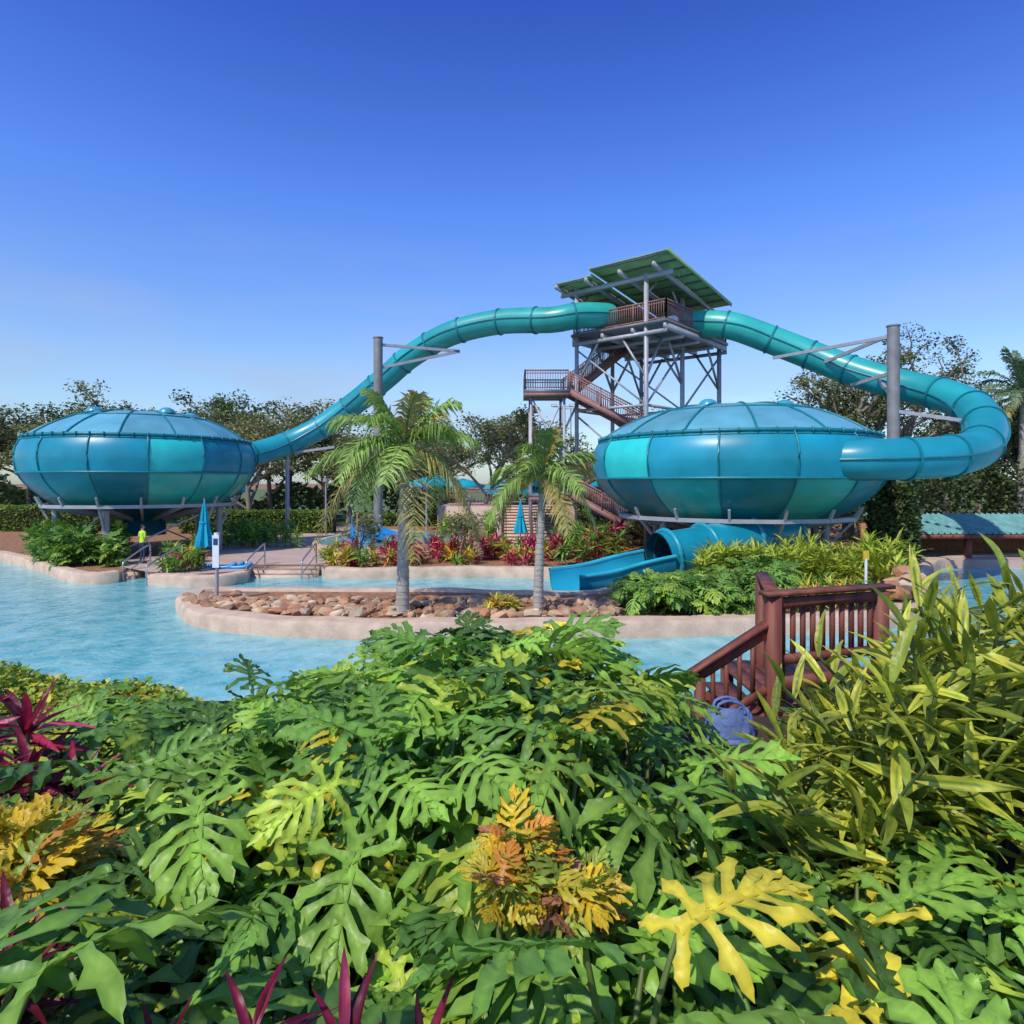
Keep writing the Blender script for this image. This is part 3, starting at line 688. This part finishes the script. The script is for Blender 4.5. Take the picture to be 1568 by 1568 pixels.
mb=MB()
for i in range(95):
    a=R.uniform(290,600); d=R.uniform(21.0,25); h=R.uniform(.8,1.5); x=a*d/1000
    for q in range(4):
        tA=pick(GING,9); rosette(mb,np.array([x+R.normal()*.1,d+R.normal()*.1,.4+h*(.3+.2*q)]),9,.6,GN,tA,tA*.6+np.array([.34,.32,.03]),(.2,1.4))
mb.build("variegated_ginger_bed",[M_leaf,M_stem],True)
bed("shrub_border",(430,580,18.5,20.5),22,(.4,.9),.4,[GRN,YEL])

# ------------------------------------------------------------------ umbrellas
def closed_umbrella(name,x,y,z0,zt,zc):
    mb=MB(); mb.tube([(x,y,z0),(x,y,zt+.12)],.03,8,1); mb.tube([(x,y,z0),(x,y,z0+.08)],.3,16,1)
    V=[];n=32; zz=np.linspace(zt,zc,9)
    for i,z in enumerate(zz):
        t=i/8; r=.03+.24*t**.8 if t<.75 else .26+.08*(t-.75)/.25
        for j in range(n):
            b=j/n*2*math.pi; rr=r*(1+.25*math.cos(8*b)); V.append([x+rr*math.cos(b),y+rr*math.sin(b),z+(.06*math.cos(8*b) if i==8 else 0)])
    mb.add(V,[(i*n+j,i*n+(j+1)%n,(i+1)*n+(j+1)%n,(i+1)*n+j) for i in range(8) for j in range(n)],0)
    mb.tube([(x,y,zc+.55*(zt-zc)-.05),(x,y,zc+.55*(zt-zc)+.0)],.2,16,0)
    return mb.build(name,[M_umb,M_steel],'auto')
closed_umbrella("closed_patio_umbrella",-.471*27.3,27.3,.38,3.25,1.35)
closed_umbrella("closed_patio_umbrella",.013*37,37,.38,2.95,1.2)
def open_umbrella(name,x,y,z0,zt,r=1.7):
    mb=MB(); mb.tube([(x,y,z0),(x,y,zt)],.04,8,1); V=[(x,y,zt)];n=8
    for k,(q,dz) in enumerate(((.5,.22),(1,.55),(1.0,.75))):
        for j in range(n): b=j/n*2*math.pi+.2; V.append([x+r*q*math.cos(b),y+r*q*math.sin(b),zt-dz])
    F=[(0,1+j,1+(j+1)%n) for j in range(n)]+[(1+i*n+j,1+(i+1)*n+j,1+(i+1)*n+(j+1)%n,1+i*n+(j+1)%n) for i in range(2) for j in range(n)]
    mb.add(V,F,0)
    for j in range(n): b=j/n*2*math.pi+.2; mb.beam((x,y,zt-.8),(x+r*.5*math.cos(b),y+r*.5*math.sin(b),zt-.26),.02,.02,1)
    return mb.build(name,[M_umb,M_steel],False)
for a,d,zt in ((-130,50,4.5),(-112,53,4.7),(-15,49,4.1),(10,56,4.2),(36,49,4.0),(60,48,4.5),(95,49,4.2),(112,48,4.5),(140,54,4.7),(-430,55,4.0),(-2,46,4.0),(-75,52,4.4)):
    open_umbrella("patio_umbrella",a*d/1000,d,.4 if a<-20 else 1.8,zt,1.75)

# ------------------------------------------------------------------ terrace & concrete stairs
e=empty("concrete_staircase"); mb=MB()
n=13; x0=-.6; x1=3.0; y0=37.8; zt=2.5
for i in range(n):
    z=.38+(zt-.38)*(i+1)/n; mb.box(((x0+x1)/2,y0+.4*i+.2,z/2+.1),(x1-x0,.4,z-.2),0)
    mb.box(((x0+x1)/2,y0+.4*i-.012,z-.02),(x1-x0,.03,.05),1)
for x in (x0-.15,x1+.15):
    V=[(x-.14,y0-.3,.3),(x+.14,y0-.3,.3),(x+.14,y0+.4*n,.3),(x-.14,y0+.4*n,.3),(x-.14,y0-.3,.75),(x+.14,y0-.3,.75),(x+.14,y0+.4*n,zt+.3),(x-.14,y0+.4*n,zt+.3)]
    mb.add(V,[(0,1,5,4),(1,2,6,5),(2,3,7,6),(3,0,4,7),(4,5,6,7)],0)
mb.build("steps",[M_conc,M_rail],False,e)
mb=MB()
for x in (x0-.15,(x0+x1)/2,x1+.15):
    mb.tube([(x,y0-.3,1.35),(x,y0+.4*n,zt+.95),(x,y0+.4*n+1,zt+.95)],.03,6); mb.tube([(x,y0-.3,1.0),(x,y0+.4*n,zt+.6)],.022,6)
    for q in np.linspace(0,1,5): mb.tube([(x,y0-.3+q*(.4*n+.3),.4+q*(zt-.4)),(x,y0-.3+q*(.4*n+.3),1.35+q*(zt-.4))],.025,6)
mb.build("stair_handrails",[M_chrome],True,e)
mb=MB(); mb.box((3.2,y0+.4*n+7,1.4),(16,14,2.18),0)
mb.build("upper_terrace",[M_patio],False)
mb=MB()
for xa,xb in ((-4.7,-.8),(3.2,11)):
    railing(mb,(xa,y0+.4*n+.1,zt),(xb,y0+.4*n+.1,zt),1.1,.2)
mb.build("terrace_fence",[M_rail],False)
bed("terrace_wall_planting",(-115,-20,40.5,42.3),16,(1.0,2.2),.6,[GRN,GRN,YEL])

def ell(cx,cy,rx,ry,n=48,w=.0): return [(cx+rx*math.cos(t)*(1+w*math.cos(3*t)),cy+ry*math.sin(t)*(1+w*math.cos(3*t))) for t in np.linspace(0,2*math.pi,n,endpoint=False)]
cx,cy=-7.4,40
poly_obj("kiddie_pool_rim",ell(cx,cy,4.6,5.6,48,.06),.62,.4,M_conc); poly_obj("kiddie_pool_water",ell(cx,cy,4.25,5.25,48,.06),.63,0,M_water)
mb=MB(); 
P=catmull([(-8.2,38,1.5),(-7.2,36.6,1.35),(-5.9,36.2,1.1),(-4.9,37.2,.9),(-4.6,38.6,.8)],.25)
mb.tube(P,.5,14,0,False,arc=(math.pi,2*math.pi)); mb.tube(P,.56,14,0,False,arc=(math.pi,2*math.pi))
mb.box((-8.6,38.6,1.05),(1.6,1.6,.9),0); 
for x,y in ((-9.3,38),(-8,38),(-9.3,39.3),(-8,39.3)): mb.tube([(x,y,.5),(x,y,2.1)],.05,8)
mb.build("blue_kiddie_slide",[M_bluep],'auto')
mb=MB()
for a,d in ((-452,27.6),(-440,27.9),(-428,27.6)):
    x=a*d/1000; mb.tube(catmull([(x-.9,d,.5),(x-.3,d,.44),(x+.5,d,.46),(x+.8,d+.05,.62)],.1),.09,8)
mb.build("pool_floats",[M_bluep])

# ------------------------------------------------------------------ posts / signs / lamps
mb=MB(); x,y=-.452*20.2,20.2
mb.tube([(x,y,.3),(x,y,1.2)],.055,10,0); mb.tube([(x,y,1.2),(x,y,2.35)],.05,10,0)
mb.box((x,y-.07,1.9),(.2,.04,1.0),1); mb.box((x,y-.095,2.2),(.14,.01,.2),2); mb.tube([(x,y,2.35),(x,y,2.47)],.08,10,1); mb.tube([(x,y,.3),(x,y,.45)],.12,12,0)
mb.build("pool_rules_sign_post",[M_steel,M_white,M_tile],'auto')
mb=MB(); x,y=.542*19.5,19.5
mb.tube([(x,y,.3),(x,y,1.75)],.04,8,0); mb.box((x,y,1.85),(.16,.06,.28),1); mb.build("marker_post",[M_white,mat("yellow_paint",(.6,.45,.03))],'auto')
def lamp(name,x,y,h):
    mb=MB(); mb.tube([(x,y,.3),(x,y,h)],[.09,.06],10); mb.beam((x-.9,y,h),(x+.9,y,h),.08)
    for q in (-.8,.8): mb.box((x+q,y-.15,h+.1),(.5,.35,.22),0); mb.box((x+q,y-.33,h+.08),(.42,.02,.16),1)
    return mb.build(name,[M_steel,M_white],'auto')
lamp("twin_head_light_pole",.078*58,58,10.8); lamp("twin_head_light_pole",.09*64,64,11.3)
def bollard(name,x,y,h,z0=.38):
    mb=MB(); mb.tube([(x,y,z0),(x,y,h)],.06,10); mb.tube([(x,y,h),(x,y,h+.25)],.2,12); return mb.build(name,[M_steel],'auto')
bollard("pathway_lamp",-.131*44,44,3.6); bollard("pathway_lamp",-.066*40,40,3.0); bollard("pathway_lamp",-.285*46,46,4.1)
mb=MB()
for xx in (-2.2,-7.1):
    for a in (0,2.1,4.2): mb.beam((xx+.6*math.cos(a),30+.6*math.sin(a),.3),(xx,30,1.6),.07,.07)
    mb.tube([(xx,30,.3),(xx,30,2.6)],.05,8)
mb.build("tree_stakes",[mat("raw_timber",(.42,.22,.12))],False)
tree("young_tree",-7.1,30,.3,3.4,1.0,900,.14,TC_OL,trunk=.05,sp=.22)
tree("young_tree",-2.2,30,.3,3.6,1.0,900,.14,TC_OL,trunk=.05,sp=.22)

# right shelter
e=empty("poolside_shelter"); mb=MB()
xa,xb=18.6,36.0; ya=31.5
for i in range(60):
    x=xa+(xb-xa)*i/60; w_=(xb-xa)/60
    mb.add([(x,ya,1.55),(x+w_*.7,ya,1.55),(x+w_*.7,ya+3.2,2.35),(x,ya+3.2,2.35)],[(0,1,2,3)],0)
    V=[(x+w_*.7,ya,1.55),(x+w_*.78,ya,1.63),(x+w_*.92,ya,1.63),(x+w_,ya,1.55)]; V+=[(p[0],ya+3.2,p[2]+.8) for p in V]
    mb.add(V,[(0,1,5,4),(1,2,6,5),(2,3,7,6)],0)
mb.beam((xa,ya+.04,1.42),(xb,ya+.04,1.42),.1,.2,1)
for i in range(30): mb.beam((xa+.4+i*.56,ya-.02,1.46),(xa+.4+i*.56,ya+3.1,2.24),.08,.1,1)
mb.build("roof",[M_troof,M_wood],False,e)
mb=MB(); mb.box(((xa+xb)/2,ya+3.3,.9),(xb-xa,.2,1.9),0)
for x in np.arange(xa+.4,xb,3.2): mb.box((x,ya+.3,.7),(.25,.25,1.5),1)
mb.build("wall_and_posts",[M_brick,M_wood],False,e)
poly_obj("right_bank",[(19.5,30.8),(34,30.8),(34,36),(19.5,36)],.37,.5,M_patio)

# ------------------------------------------------------------------ worker
def person(name,x,y,z0,rot,shirt,trouser):
    vs=[];es=[];rs=[]
    def v(p,r,par=None):
        vs.append(p); rs.append(r); 
        if par is not None: es.append((par,len(vs)-1))
        return len(vs)-1
    pel=v((0,0,.98),(.15,.11)); 
    ab=v((0,0,1.12),(.14,.10),pel); ch=v((0,-.01,1.34),(.17,.12),ab); nb=v((0,0,1.48),(.07,.065),ch); nk=v((0,-.01,1.55),(.055,.055),nb)
    hd=v((0,-.02,1.63),(.078,.09),nk); ht=v((0,-.015,1.72),(.075,.085),hd); v((0,-.01,1.775),(.04,.045),ht)
    for s_ in (-1,1):
        sh=v((s_*.19,0,1.43),(.06,.06),ch); el=v((s_*.25,.02,1.15),(.043,.043),sh); wr=v((s_*.24,-.14,.95),(.028,.028),el)
        pm=v((s_*.235,-.19,.90),(.02,.035),wr)
        for k in range(4): 
            f=v((s_*(.235),-.205-.0+.018*(k-1.5),.87),(.009,.009),pm); v((s_*.225,-.215+.018*(k-1.5),.82-(.01 if k in(1,2) else 0)),(.008,.008),f)
        t1=v((s_*.215,-.215,.89),(.011,.011),pm); v((s_*.20,-.235,.865),(.009,.009),t1)
        hp=v((s_*.09,0,.92),(.10,.10),pel); kn=v((s_*.11,-.03,.50),(.06,.06),hp); an=v((s_*.12,.02,.09),(.04,.045),kn); v((s_*.13,-.14,.04),(.045,.035),an)
    me=bpy.data.meshes.new(name); me.from_pydata(vs,es,[]); ob=bpy.data.objects.new(name,me); scene.collection.objects.link(ob)
    sm=ob.modifiers.new("s","SKIN"); sk=me.skin_vertices[0].data
    for i,r in enumerate(rs): sk[i].radius=r; sk[i].use_root=(i==0)
    sb=ob.modifiers.new("b","SUBSURF"); sb.levels=2; sb.render_levels=2
    dg=bpy.context.evaluated_depsgraph_get(); m2=bpy.data.meshes.new_from_object(ob.evaluated_get(dg)); ob.modifiers.clear(); ob.data=m2
    mats=[mat("skin",(.45,.26,.18),.6,var=.05),mat("shirt",shirt,.8,var=.12),mat("trousers",trouser,.85,var=.15),mat("hair",(.03,.02,.015),.7),mat("shoes",(.03,.03,.03))]
    m2.materials.clear()
    for q in mats: m2.materials.append(q)
    for p in m2.polygons:
        c=p.center; ax=abs(c.x)
        if c.z>1.70 or (c.z>1.6 and c.y>.02): k=3
        elif c.z>1.5: k=0
        elif c.z<.11: k=4
        elif ax>.19 and c.z<1.22 and c.z>.7: k=0
        elif c.z>.97: k=1
        else: k=2
        p.material_index=k; p.use_smooth=True
    mb=MB(); 
    mb.tube([(0,-.095,1.66),(0,-.128,1.625),(0,-.10,1.615)],[.008,.016,.008],6,0)
    for s_ in(-1,1):
        mb.tube([(s_*.03,-.100,1.655),(s_*.03,-.110,1.655)],.010,8,1); mb.tube([(s_*.082,-.01,1.66),(s_*.088,.005,1.61)],[.018,.012],6,0)
    mb.tube([(-.025,-.104,1.585),(0,-.110,1.582),(.025,-.104,1.585)],.006,6,2)
    f=mb.build("face",[mats[0],mats[3],mat("lips",(.3,.1,.08))],True,ob)
    ob.location=(x,y,z0); ob.rotation_euler=(0,0,rot); return ob
person("worker_in_high_visibility_shirt",-.566*29.3,29.3,.385,2.6,(.50,.82,.04),(.03,.04,.08))

# ------------------------------------------------------------------ wooden stair railing (near)
e=empty("wooden_stair_and_railing"); mb=MB()
A0=np.array([2.48,6.2,0]); A1=np.array([3.72,6.6,0])
def post(p,z0,z1,w=.12): mb.box((p[0],p[1],(z0+z1)/2),(w,w,z1-z0)); 
post(A0,1.0,2.93); post(A0+[.20,.35,0],1.0,2.90,.09); post(A1,1.0,2.91)
zc=2.955
mb.beam((A0[0]-.10,A0[1]-.03,zc),(A1[0]+.12,A1[1]+.05,zc),.16,.04); mb.beam((A0[0],A0[1]-.02,zc-.09),(A1[0],A1[1]-.02,zc-.09),.04,.10)
mb.beam((A0[0],A0[1],2.32),(A1[0],A1[1],2.32),.045,.09); mb.beam((A0[0],A0[1]-.05,2.10),(A1[0],A1[1]-.05,2.10),.04,.14)
for i in range(1,11):
    p=A0+(A1-A0)*i/11; mb.box((p[0],p[1]+.02,2.6),(.04,.04,.56))
B=A0+[.5,1.6,0]
mb.beam((A0[0]+.05,A0[1]+.1,zc-.03),(B[0],B[1],zc-.03),.13,.04); post(B,1.0,2.9,.11)
mb.beam((A0[0]+.03,A0[1]+.1,2.32),(B[0],B[1],2.32),.04,.08)
C0=np.array([2.42,6.22,2.66]); C1=np.array([1.18,6.3,1.82])
mb.beam(C0,C1,.13,.04); mb.beam(C0-[0,0,.08],C1-[0,0,.08],.04,.09); mb.beam(C0-[0,0,.62],C1-[0,0,.62],.04,.08)
for i in range(1,10):
    p=C0+(C1-C0)*i/10; mb.box((p[0],p[1],p[2]-.34),(.036,.036,.58))
post(C1,.5,1.9); post((C0+C1)/2,1.0,2.14,.09)
for i in range(9):
    mb.box((2.35-.28*i,6.85,1.72-.19*i),(.3,1.15,.045)); 
for y in (6.3,7.4): mb.beam((2.5,y,1.68),(.0,y,-.05),.05,.25)
for i in range(8): mb.box((2.62+i*.19,7.1,1.80),(.175,1.9,.04))
mb.beam((2.5,6.12,1.68),(4.1,6.5,1.68),.05,.22); post((4.0,7.9,0),.8,1.8); post((2.6,7.9,0),.8,1.8)
mb.build("timber",[M_wood],False,e)
mb=MB(); V=[];n=36;rows=14; bx,by=1.86,5.6
for i in range(rows+1):
    t=i/rows; z=1.60+.46*t; rx=.23*(1-.22*t)*(1 if t<1 else .9); ry=.13*(1-.6*t*t)
    for j in range(n):
        b=j/n*2*math.pi; c,s_=math.cos(b),math.sin(b); q=1+.07*math.sin(5*b+3*t)+.06*math.sin(9*b-5*t)*t
        V.append([bx+math.copysign(abs(c)**.6,c)*rx*q,by+math.copysign(abs(s_)**.7,s_)*ry*q,z+.03*math.sin(3*b)*t])
mb.add(V,[(i*n+j,i*n+(j+1)%n,(i+1)*n+(j+1)%n,(i+1)*n+j) for i in range(rows) for j in range(n)],0)
mb.add(V[-n:],[tuple(range(n))],0)
for y in (-.05,.05): mb.tube(catmull([(bx-.12,by+y,2.04),(bx-.1,by+y,2.12),(bx,by+y,2.15),(bx+.1,by+y,2.11),(bx+.12,by+y,2.04)],.04),.014,6)
mb.tube([(bx-.19,by-.13,1.68),(bx-.19,by-.1,2.00)],.012,6); mb.box((bx,by-.135,1.76),(.24,.03,.18),0)
mb.build("blue_canvas_bag",[M_bagm],True)
mb=MB(); mb.box((bx,by+.02,1.575),(.7,.4,.04)); 
for x in (bx-.29,bx+.29): mb.box((x,by+.02,1.16),(.06,.3,.79))
mb.build("wooden_bench",[M_wood],False)

# ------------------------------------------------------------------ foreground planting
limA=[-784,-660,-540,-300,-220,-130,0,150,185,215,250,330,400,500,784]
limE=[.40,.33,.30,.285,.255,.205,.190,.215,.30,.41,.52,.58,.57,.55,.58]
mb=MB(); y=1.30
while y<5.6:
    sp=.52; x=-.86*y-.4+R.random()*.3
    while x<.86*y+.5:
        xx=x+R.normal()*.1; yy=y+R.normal()*.1; a=xx/yy*1000
        lim=np.interp(a,limA,limE)
        nat=2.46+.45*math.exp(-(xx/1.0)**2)*(yy>3)+R.normal()*.14
        zt=min(nat,4-yy*lim-.04)
        g=float(bank(xx,min(yy,5.9)))
        ok = zt-g>.2 and not (a>430 and yy>3.4) and not (230<a<430 and yy>4.4)
        if ok: philo_crown(mb,xx,yy,zt,min(.85,zt-g+.1),9,.50,.46)
        x+=sp
    y+=.45
mb.build("philodendron_mass",[M_leaf,M_stem],True)
mb=MB(); n=15000
x=R.uniform(-8,-2.6,n); yv=R.uniform(6,7.6,n); base=np.interp(x,[-8,-5.5,-4,-2.6],[2.15,2.02,1.85,1.3])+.06*np.sin(x*3)+.05*np.sin(yv*5)
zz=base-(np.abs(R.normal(size=n))*.12)-(yv>7.2)*(yv-7.2)*1.2
leafcloud(mb,np.stack([x,yv,zz],1),.085,[((.38,.46,.04),3),((.20,.33,.035),2),((.56,.48,.05),1)],.4)
mb.box((-5.4,6.8,1.2),(5.0,1.1,.7),1)
mb.build("low_groundcover_hedge",[M_leaf,M_soil],False)
mb=MB()
YE=np.array([.62,.56,.06])
for i in range(215):
    y=R.uniform(3.3,5.2); a=R.uniform(425,960); x=a*y/1000
    topz=4-y*np.interp(a,[430,520,600,660,784,1000],[.36,.245,.165,.115,.07,.05])-abs(R.normal())*.16-.05
    if R.random()<.35: topz-=R.uniform(.2,.6)
    g=1.75; 
    if topz<g+.35: continue
    lean=np.array([R.normal()*.25-.08,-abs(R.normal())*.28,0]); t=np.linspace(0,1,6)
    P=np.stack([x+lean[0]*t**2,y+lean[1]*t**2,g+(topz-.25-g)*t],1); mb.tube(P,.010,4,1,False)
    nl=12
    for q in range(nl):
        u=.3+.7*q/(nl-1); p=np.array([np.interp(u,t,P[:,k]) for k in range(3)]); ph=q*math.pi+R.normal()*.6+i
        el=R.uniform(.1,.8)+.5*(u>.9)
        D=np.array([[math.cos(ph)*math.cos(el),math.sin(ph)*math.cos(el)-.2,math.sin(el)]])
        tA=pick(GING,1)*.85; tB=tA*.5+YE*R.uniform(.15,1.0); k=R.integers(4)
        mb.inst(GN[k],frames(D,R.normal(size=1)*.6),p[None],[R.uniform(.28,.44)],tA,tB,0)
mb.build("variegated_ginger",[M_leaf,M_stem],True)
MG=[((.15,.012,.026),3),((.28,.02,.05),3),((.50,.06,.12),1.2),((.07,.014,.018),2)]
def ti(name,pts,ls,nl=22,k=1.0):
    mb=MB()
    for (x,y,z) in pts:
        mb.tube([(x,y,1.5),(x,y,z)],.02,5,1,False)
        tA=pick(MG,nl)*k; rosette(mb,np.array([x,y,z]),nl,ls,LN,tA,tA*1.4+np.array([.05,.0,.015]),(-.2,1.35))
        tA=pick(MG,nl)*k; rosette(mb,np.array([x,y,z-.18]),nl,ls,LN,tA,tA*1.4,(-.5,.7))
    return mb.build(name,[M_leaf,M_stem],True)
ti("ti_plant",[(-2.9,3.9,2.50),(-2.62,3.55,2.34),(-2.8,3.4,2.34),(-2.5,3.7,2.2),(-3.2,3.7,2.5),(-2.45,3.3,2.15)],.34,26)
ti("ti_plant",[(-1.50,1.95,2.50),(-1.60,2.1,2.5),(-1.66,1.85,2.52)],.20,22,.6)
ti("ti_plant",[(-.62,1.55,2.66),(-.40,1.55,2.62),(-.85,1.55,2.58),(-.22,1.55,2.54)],.20,15,.55)
def croton(name,pts,ls,cols):
    mb=MB()
    for p in pts:
        mb.tube([(p[0],p[1],1.6),p],.012,4,1,False)
        tA=pick(cols,12); rosette(mb,np.array(p),12,ls,PH,tA,tA*1.2+.03,(-.3,1.2))
    return mb.build(name,[M_leaf,M_stem],True)
YC=[((.70,.48,.02),3),((.50,.42,.03),2),((.62,.26,.03),.8),((.20,.28,.03),1.5)]
croton("croton_shrub",[(-1.98+R.normal()*.12,2.65+R.normal()*.1,2.50+R.normal()*.09) for _ in range(9)],.24,YC)
croton("croton_shrub",[(.10+R.normal()*.16,2.45+R.normal()*.08,2.50+R.normal()*.07) for _ in range(9)],.17,YC+[((.5,.22,.1),.8),((.3,.4,.05),3)])

# ------------------------------------------------------------------ light, sky, camera
el=math.radians(50); az=math.atan2(-.55,-.75)
src=Vector((math.sin(az)*math.cos(el),math.cos(az)*math.cos(el),math.sin(el)))
sun=bpy.data.lights.new("sun","SUN"); sun.energy=3.6; sun.angle=math.radians(.8); sun.color=(1,.93,.81)
so=bpy.data.objects.new("sun",sun); scene.collection.objects.link(so); so.rotation_euler=(-src).to_track_quat('-Z','Y').to_euler()
w=bpy.data.worlds.new("World"); scene.world=w; w.use_nodes=True; nt=w.node_tree; N=nt.nodes; L=nt.links
bg=N["Background"]; sky=N.new("ShaderNodeTexSky"); sky.sky_type='NISHITA'; sky.sun_disc=False; sky.sun_elevation=el; sky.sun_rotation=az%(2*math.pi)
sky.dust_density=.6; sky.ozone_density=1.5
tc=N.new("ShaderNodeTexCoord"); sp=N.new("ShaderNodeSeparateXYZ"); L.new(tc.outputs["Generated"],sp.inputs[0])
cr=N.new("ShaderNodeValToRGB"); L.new(sp.outputs[2],cr.inputs[0])
els=cr.color_ramp.elements; els[0].position=0; els[0].color=(.38,.43,.48,1); els[1].position=.62; els[1].color=(.12,.22,.64,1)
q=els.new(.16); q.color=(.42,.49,.60,1)
q=els.new(.38); q.color=(.27,.43,.80,1)
q=els.new(.85); q.color=(.35,.42,.62,1)
sc_=N.new("ShaderNodeVectorMath"); sc_.operation='SCALE'; sc_.inputs["Scale"].default_value=2.0; L.new(cr.outputs[0],sc_.inputs[0])
mx=N.new("ShaderNodeMix"); mx.data_type='RGBA'; mx.blend_type='MULTIPLY'; mx.inputs[0].default_value=1
L.new(sky.outputs[0],mx.inputs[6]); L.new(sc_.outputs[0],mx.inputs[7])
mp=N.new("ShaderNodeMapping"); mp.inputs["Scale"].default_value=(1.6,1.6,6); L.new(tc.outputs["Generated"],mp.inputs[0])
nz=N.new("ShaderNodeTexNoise"); nz.inputs["Scale"].default_value=2.4; nz.inputs["Detail"].default_value=7; L.new(mp.outputs[0],nz.inputs[0])
m1=N.new("ShaderNodeMapRange"); m1.inputs[1].default_value=.42; m1.inputs[2].default_value=.72; L.new(nz.outputs[0],m1.inputs[0])
m2=N.new("ShaderNodeMapRange"); m2.inputs[1].default_value=.36; m2.inputs[2].default_value=.10; m2.inputs[3].default_value=0; m2.inputs[4].default_value=.6; L.new(sp.outputs[2],m2.inputs[0])
mm=N.new("ShaderNodeMath"); mm.operation='MULTIPLY'; L.new(m1.outputs[0],mm.inputs[0]); L.new(m2.outputs[0],mm.inputs[1])
mc=N.new("ShaderNodeMix"); mc.data_type='RGBA'; L.new(mm.outputs[0],mc.inputs[0]); L.new(mx.outputs[2],mc.inputs[6]); mc.inputs[7].default_value=(2.9,3.5,4.7,1)
L.new(mc.outputs[2],bg.inputs[0]); bg.inputs[1].default_value=.15
cam=bpy.data.cameras.new("camera"); co=bpy.data.objects.new("camera",cam); scene.collection.objects.link(co)
cam.sensor_width=36; cam.lens=1000/1568*36; cam.shift_y=-44/1568; cam.clip_start=.05; cam.clip_end=6000
co.location=(0,0,H); co.rotation_euler=(math.radians(90),0,0); scene.camera=co
scene.view_settings.view_transform='Standard'; scene.view_settings.look='None'; scene.view_settings.exposure=0
print("verts",sum(len(o.data.vertices) for o in bpy.data.objects if o.type=='MESH'))
